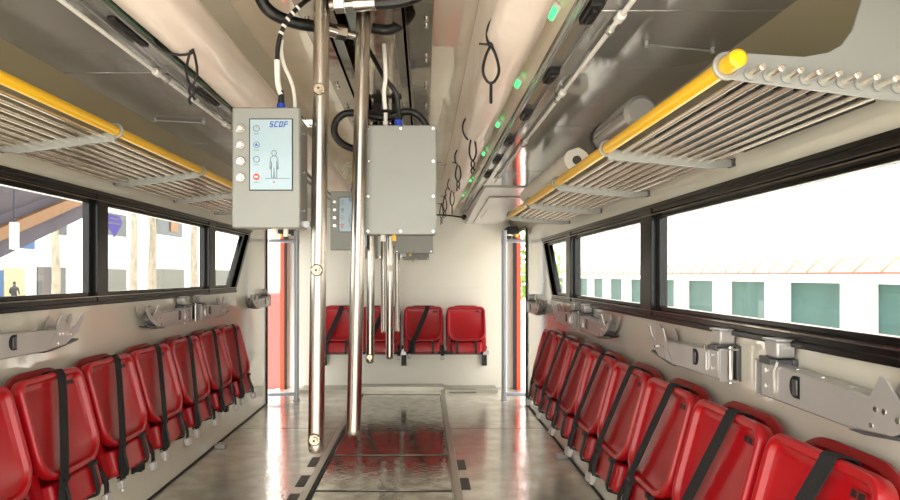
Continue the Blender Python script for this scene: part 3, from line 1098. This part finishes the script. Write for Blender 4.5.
b3 = display_box((-.640, 6.095, 1.332), 'far grey display box hidden mostly behind the blank box')


def blank_box(loc, lb):
    t = empty('junction_box', loc)
    W, H, D = .253, .385, .15
    b = MB(); b.box((0, 0, 0), (W, .016, H)); b.build('front_cover', 'box', t, bevel=.003)
    b = MB(); b.box((-.004, .016, .004), (W - .004, D, H - .004)); b.build('housing', 'boxside', t, bevel=.004)
    b = MB()
    for x in (.012, W / 2, W - .012):
        for z in (.012, H * .35, H * .67, H - .012):
            if x != W / 2 or z in (.012, H - .012): b.cyl((x, .002, z), (x, -.003, z), .0055, 12, bev=.001)
    b.build('cover_screws', 'chrome', t)
    b = MB(); b.box((-.03, .03, .02), (.0, .05, .05)); b.build('mounting_clip', 'chrome', t)
    b = MB(); b.box((-.03, .03, H - .05), (0, .05, H - .02)); b.build('mounting_clip', 'chrome', t)
    b = MB(); b.cyl((.117, .05, H - .01), (.117, .05, H + .028), .0145, 14, m=0); b.cyl((.117, .05, H + .028), (.117, .05, H + .070), .012, 14, m=1, r1=.008)
    b.build('blue_connector', ['bluec', 'blackm'], t)
    b = MB(); b.cyl((.07, .07, H - .01), (.07, .07, H + .03), .010, 12); b.cyl((.07, .07, H + .03), (.07, .07, H + .06), .007, 12); b.build('grey_connector', 'white', t)
    b = MB(); b.cyl((.06, .08, -.02), (.06, .08, .01), .010, 12); b.cyl((.10, .08, -.018), (.10, .08, .01), .008, 12, m=1); b.build('bottom_plug', ['white', 'yellow'], t)
    tag(t, lb, 'junction box', 'blank grey boxes on the right poles')
blank_box((-.209, 2.285, 1.322), 'large blank grey box with screws round its cover, right of the thick poles')
blank_box((-.193, 4.33, 1.325), 'second blank grey box, showing just below the large blank box')
blank_box((-.204, 6.31, 1.325), 'furthest and smallest blank grey box, lowest in the photo')

# ------------------------------------------------------------------ hoses and cables
def pt(px, py, y): return ((px - 424) / 650 * y, y, 1.18 + (275 - py) / 650 * y)
def hose(name, pts, r, mtl, lb, cat='hose', fit=None):
    t = empty(name, pts[0])
    o = Vector(pts[0])
    MB().tube([p - o for p in smooth(pts, 3)], r, 14).build('hose_body' if cat == 'hose' else 'cable_body', mtl, t)
    if fit:
        for a, c, rr, kind in fit:
            b = MB(); b.cyl(Vector(a) - o, Vector(c) - o, rr, 6 if kind else 18, bev=.002)
            b.build('hex_nut' if kind else 'fitting', 'chrome', t)
    tag(t, lb, cat)
    return t
z1 = 2.018
hose('hydraulic_hose', [(-.155, 2.0, z1 - .002), (-.08, 1.99, z1 - .002), (-.02, 1.98, z1 + .01), (.04, 2.0, z1 + .06), (.06, 2.1, z1 + .13)], .0195, 'hose',
     'thick black hose running right from the fitting atop the thickest pole', fit=[((-.292, 2.025, z1 + .002), (-.275, 2.02, z1 + .002), .016, 0), ((-.277, 2.02, z1 + .002), (-.243, 2.015, z1 + .002), .027, 1),
          ((-.245, 2.015, z1), (-.215, 2.01, z1), .017, 0), ((-.218, 2.01, z1), (-.148, 2.0, z1), .0235, 0)])
z2 = 2.005
hose('hydraulic_hose', [(-.335, 2.16, z2), (-.42, 2.13, z2 - .003), (-.50, 2.08, 2.02), (-.53, 2.06, 2.08), (-.53, 2.06, 2.17)], .0195, 'hose',
     'thick black hose looping up to the ceiling left of poles', fit=[((-.345, 2.16, z2), (-.30, 2.2, z2), .022, 0), ((-.302, 2.2, z2), (-.268, 2.22, z2), .025, 1), ((-.27, 2.22, z2), (-.238, 2.24, z2), .014, 0)])
hose('hydraulic_hose', [pt(372, 28, 2.4), pt(388, 31, 2.4), pt(404, 24, 2.42), pt(412, 12, 2.45), pt(413, 4, 2.5)], .019, 'hose',
     'thick black hose curving up behind the pole of the blank box')
hose('hydraulic_hose', [pt(374, 148, 2.449), pt(352, 150, 2.449), pt(336, 140, 2.449), pt(333, 126, 2.449), pt(342, 113, 2.449), pt(360, 113, 2.449), pt(385, 120, 2.449), pt(405, 110, 2.449), pt(420, 115, 2.449), pt(430, 132, 2.449)], .014, 'hose',
     'black hose looped behind the large blank grey box')
hose('signal_cable', [(-.446, 2.03, 1.74), pt(278, 84, 2.03), pt(277, 62, 2.03), pt(278, 42, 2.03), pt(286, 20, 2.03), pt(300, 5, 2.05), pt(316, -6, 2.12), pt(330, -9, 2.2)], .0075, 'hose',
      'black cable rising from the display box to the ceiling', 'cable')
t = empty('cable_tie_wrap', pt(283, 25, 2.03))
o0 = Vector(pt(283, 25, 2.03))
b = MB()
for p, q in ((pt(280.5, 34, 2.028), pt(281.5, 32, 2.028)), (pt(283.2, 27, 2.028), pt(284.4, 25, 2.028)), (pt(287, 20, 2.03), pt(288.5, 18.5, 2.03)), (pt(292, 14, 2.035), pt(293.5, 12.5, 2.035)), (pt(297, 8.5, 2.045), pt(298.6, 7, 2.045))):
    b.cyl(Vector(p) - o0, Vector(q) - o0, .0088, 10)
b.build('wrap', 'white', t)
tag(t, 'white wraps on the black cable above the display box', 'cable tie')
hose('signal_cable', [(-.446, 2.029, 1.742), pt(277.5, 84, 2.03), pt(277, 60, 2.025)], .0088, 'white', 'white sleeve section of the cable above the display box', 'cable')
hose('signal_cable', [(-.404, 2.04, 1.70), pt(294, 90, 2.05), pt(290, 78, 2.06), pt(284, 66, 2.06), pt(281, 52, 2.06), pt(282, 40, 2.06)], .006, 'white', 'thin pale cable beside the black one above display box', 'cable')
hose('signal_cable', [(-.092, 2.335, 1.77), pt(397, 92, 2.3), pt(387, 82, 2.3), pt(381, 72, 2.3), pt(372, 55, 2.35), pt(362, 40, 2.45), pt(360, 30, 2.5)], .0085, 'hose', 'black cable rising from the large blank grey box', 'cable')
hose('signal_cable', [(-.135, 2.27, 1.76), pt(384, 98, 2.27), pt(384, 88, 2.24), pt(386, 78, 2.24), pt(385, 60, 2.24), pt(384, 45, 2.3)], .007, 'white', 'pale cable rising from the large blank grey box', 'cable')

# sticker on left window
t = empty('window_sticker', (XL - .016, 2.975, 1.40))
b = MB()
b.prism([(-.0, .06), (.13, .06), (.15, .035), (.15, .02), (.075, -.045), (-.0, .02)], 'x', 0, .003)
b.build('sticker', 'purple', t)
b = MB(); b.prism([(.01, .018), (.14, .018), (.14, .025), (.01, .025)], 'x', .003, .0036); b.prism([(.03, .042), (.12, .042), (.12, .047), (.03, .047)], 'x', .003, .0036); b.build('white_bars', 'white', t)
tag(t, 'purple triangular sticker on the left middle window pane', 'sticker')

# small drains and pads near right wall floor
b = MB(); b.prism([(.80, 2.95), (.84, 3.0), (.84, 3.06), (.80, 3.05)], 'z', .001, .012)
tag(b.build('floor_latch', 'chrome', bevel=.002), 'small chrome latch on the floor beside the right wall', 'latch')
b = MB(); b.box((XR - .09, 4.15, 0.001), (XR - .02, 4.2, .03)); b.cyl((XR - .055, 4.175, .03), (XR - .055, 4.175, .04), .015)
tag(b.build('floor_stop', 'alu', bevel=.003), 'small metal stop at the foot of the right wall', 'door stop', 'metal stops at the wall feet')
b = MB(); b.box((XL + .02, 4.4, 0.001), (XL + .09, 4.45, .03)); b.cyl((XL + .055, 4.425, .03), (XL + .055, 4.425, .04), .015)
tag(b.build('floor_stop', 'alu', bevel=.003), 'small metal stop at the foot of the left wall', 'door stop', 'metal stops at the wall feet')
b = MB()
b.box((XL, Y0, 0), (XL + .008, YD - .03, .012)); struct(b.build('baseboard_left', 'groove'), 'dark joint line along the foot of left wall', 'baseboard')
b = MB()
b.box((XR - .008, Y0, 0), (XR, YD - .03, .012)); struct(b.build('baseboard_right', 'groove'), 'dark joint line along the foot of right wall', 'baseboard')

# ------------------------------------------------------------------ outside
GZ = -1.0
b = MB(); b.box((-60, -40, GZ - .1), (60, 160, GZ)); tag(b.build('concrete_ground', 'ground'), 'pale concrete yard around the vehicle', 'ground', kind='structure')

# right building
BX = 12.0
t = empty('station_building', (BX, 0, GZ))
b = MB(); b.box((0.3, -20, 0), (6, 70, 9.5)); b.build('wall', 'facade', t)
b = MB()
for k in range(19):
    y = 1.5 + k * 4.15
    b.box((0.0, y - .65, 0), (.4, y + .65, 1.95))
b.build('door_piers', 'facade', t)
MB().box((-.3, -20, 1.95), (.5, 70, 2.2)).build('canopy', 'facade', t)
MB().box((-.34, -20, 2.2), (.4, 70, 2.26)).build('red_band', 'redband', t)
for k in range(18):
    y = 1.5 + k * 4.15
    MB().box((.2, y + .65, 0), (.32, y + 3.5, 1.95)).build('bay_shutter', 'teal', t)
b = MB()
for k in range(60):
    y = -4 + k * 1.1
    b.cyl((-.1, y, 2.28), (-.1, y + .55, 2.62), .025, 6); b.cyl((-.1, y + .55, 2.62), (-.1, y + 1.1, 2.28), .025, 6)
b.box((-.13, -4, 2.62), (-.07, 62, 2.66))
b.build('truss_railing', 'truss', t)
for k in range(24):
    y = 3 + k * 2.7
    MB().box((.26, y, 4.35), (.32, y + 1.2, 5.15)).build('upper_window', 'glassl', t)
tag(t, 'long white building with teal shutters and upper windows beyond the right windows', 'building')

# left building
t = empty('yard_building', (-27, 0, GZ))
b = MB(); b.box((-5, 10, 0), (-.4, 150, 12)); b.build('wall', 'facade', t)
def lrect(px0, px1, pyt, pyb, nm, mtl, d=.1):
    xw = 27
    y0 = xw * 650 / (424 - px0); y1 = xw * 650 / (424 - px1)
    zt = 1.18 + (275 - pyt) / 650 * (y0 + y1) / 2 - GZ; zb = 1.18 + (275 - pyb) / 650 * (y0 + y1) / 2 - GZ
    MB().box((-.45, y0, max(zb, 0)), (-.4 + d, y1, zt)).build(nm, mtl, t)
lrect(0, 8, 270, 330, 'blue_door', 'bluedoor')
lrect(9, 30, 268, 330, 'tan_entrance', 'tan')
lrect(42, 70, 267, 330, 'dark_doorway', 'glassd')
lrect(111, 130, 269, 330, 'grey_shutter', 'facade_grey')
lrect(159, 187, 269, 330, 'grey_shutter', 'facade_grey')
lrect(218, 232, 270, 330, 'grey_shutter', 'facade_grey')
lrect(111, 130, 214, 236, 'upper_window', 'glassd')
lrect(160, 185, 219, 236, 'upper_window', 'glassd')
lrect(60, 71, 224, 235, 'upper_window', 'glassd')
lrect(27, 40, 239, 249, 'louvre', 'bluedoor', .05)
lrect(173, 180, 222, 232, 'orange_panel', 'timber', .2)
tag(t, 'white building with grey shutters and dark windows beyond the left windows', 'building')

def trunk(px, w, lb):
    x = -18.0
    y = 18 * 650 / (424 - px)
    t = empty('palm_tree', (x, y, GZ))
    r = w / 650 * y / 2 * .8
    b = MB(); b.tube([(.04 * math.sin(k * 1.3 + px), 0, k * 1.0) for k in range(10)], [r * (1.25 - .05 * k) for k in range(10)], 12)
    b.build('trunk', 'bark', t)
    b = MB()
    for k in range(11):
        a = 2 * PI * k / 11
        b.ribbon([(math.cos(a) * d, math.sin(a) * d, 9 + .9 * d - .35 * d * d) for d in (0, .3, .6, .9, 1.2)], (-math.sin(a), math.cos(a), 0), .5, .02)
    b.build('fronds', 'leaf', t)
    tag(t, lb, 'tree', 'pale tree trunks outside the left windows')
trunk(55.5, 9, 'pale tree trunk in front of the dark doorway, near left window')
trunk(134, 8, 'pale tree trunk outside the middle left window, leftmost there')
trunk(152.5, 9, 'pale tree trunk outside the middle left window, centre one')
trunk(194, 8, 'pale tree trunk outside the middle left window, beside its right edge')

# awning
t = empty('awning', (-8, 12, GZ))
def aw(y): return 1.54 + (y - 12.3) * (2.67 - 1.54) / 3.3
b = MB()
ya, yb_ = 4.0, 16.3
def quad(x, o0, o1): return [(x, ya - 12, aw(ya) - GZ + o0), (x, yb_ - 12, aw(yb_) - GZ + o0), (x, yb_ - 12, aw(yb_) - GZ + o1), (x, ya - 12, aw(ya) - GZ + o1)]
b.loops([quad(0, 0, .9), quad(.06, 0, .9)])
b.loops([quad(.06, .8, .9), quad(3.6, 5.2, 5.3)])
b.build('canopy_sheet', 'awning', t)
b = MB()
b.loops([quad(.07, .38, .62), quad(.20, .38, .62)])
b.build('tan_beam', 'timber', t)
MB().box((.94, -.94, 1.62 - GZ), (1.0, -.76, 2.08 - GZ)).build('white_panel', 'facade', t)
MB().cyl((.97, -.85, 2.08 - GZ), (.97, -.85, 3.45 - GZ), .012).build('panel_hanger', 'awning', t)
tag(t, 'sloping mauve awning with a tan beam outside the near left window', 'awning')

# red vehicle-like barriers outside the doorways
b = MB(); b.box((-3.3, 12.4, GZ), (-2.7, 16, .85)); tag(b.build('barrier', 'redout', bevel=.03), 'red barrier outside the left end doorway', 'barrier')
t = empty('shrub', (4.6, 28, GZ))
b = MB()
for k in range(260):
    a, h, r = random.uniform(0, 2 * PI), random.uniform(1.2, 4.6), random.uniform(0, 1.4)
    c = Vector((r * math.cos(a), r * math.sin(a), h))
    u = Vector((random.gauss(0, 1), random.gauss(0, 1), random.gauss(0, 1))).normalized() * .22
    w = u.orthogonal().normalized() * .16
    i = b.addv([c - u, c - w, c + u, c + w]); b.face((i, i + 1, i + 2, i + 3))
b.build('foliage', 'leaf', t)
MB().cyl((0, 0, 0), (0, 0, 2.5), .12).build('trunk', 'bark', t)
tag(t, 'green leafy tree outside the right end doorway', 'tree')

# person in the yard
def person(loc, rz):
    t = empty('person', loc, rz)
    me = bpy.data.meshes.new('body')
    J = [(0, 0, .92), (0, 0, 1.15), (0, .03, 1.38), (0, .05, 1.47), (0, .07, 1.60), (0, .075, 1.68),
         (.10, 0, .88), (.12, .12, .48), (.12, -.02, .08), (.12, .12, .04),
         (-.10, 0, .88), (-.12, -.08, .48), (-.12, -.28, .10), (-.12, -.16, .05),
         (.19, .03, 1.36), (.26, .02, 1.10), (.24, .20, .95), (-.19, .03, 1.36), (-.27, .06, 1.10), (-.22, .26, 1.0)]
    E = [(0, 1), (1, 2), (2, 3), (3, 4), (4, 5), (0, 6), (6, 7), (7, 8), (8, 9), (0, 10), (10, 11), (11, 12), (12, 13), (2, 14), (14, 15), (15, 16), (2, 17), (17, 18), (18, 19)]
    Rr = [.14, .13, .15, .06, .10, .085, .09, .06, .045, .035, .09, .06, .045, .035, .07, .045, .035, .07, .045, .035]
    me.from_pydata(J, E, []); me.materials.append(M['darkcloth'])
    o = bpy.data.objects.new('body', me); COL.objects.link(o); o.parent = t
    o.modifiers.new('skin', 'SKIN')
    for v, r in zip(me.skin_vertices[0].data, Rr): v.radius = (r, r)
    me.skin_vertices[0].data[0].use_root = True
    sb = o.modifiers.new('sub', 'SUBSURF'); sb.levels = 2; sb.render_levels = 2
    b = MB(); b.ball((0, .08, 1.64), .105, 12, sc=(.85, 1, 1.15)); b.build('face', 'skin', t)
    b = MB(); b.ball((0, .06, 1.68), .11, 12, sc=(.9, 1, 1)); b.build('hair', 'blackm', t)
    b = MB(); b.ball((.24, .22, .93), .045, 8); b.ball((-.22, .28, .98), .045, 8); b.build('hands', 'skin', t)
    b = MB(); b.box((-.16, -.26, 1.0), (.16, -.10, 1.38)); b.build('backpack', 'blackm', t, bevel=.04)
    tag(t, 'person in dark clothes walking in the yard beyond the near left window', 'person')
person((-25.6, 40.6, GZ), math.radians(20))
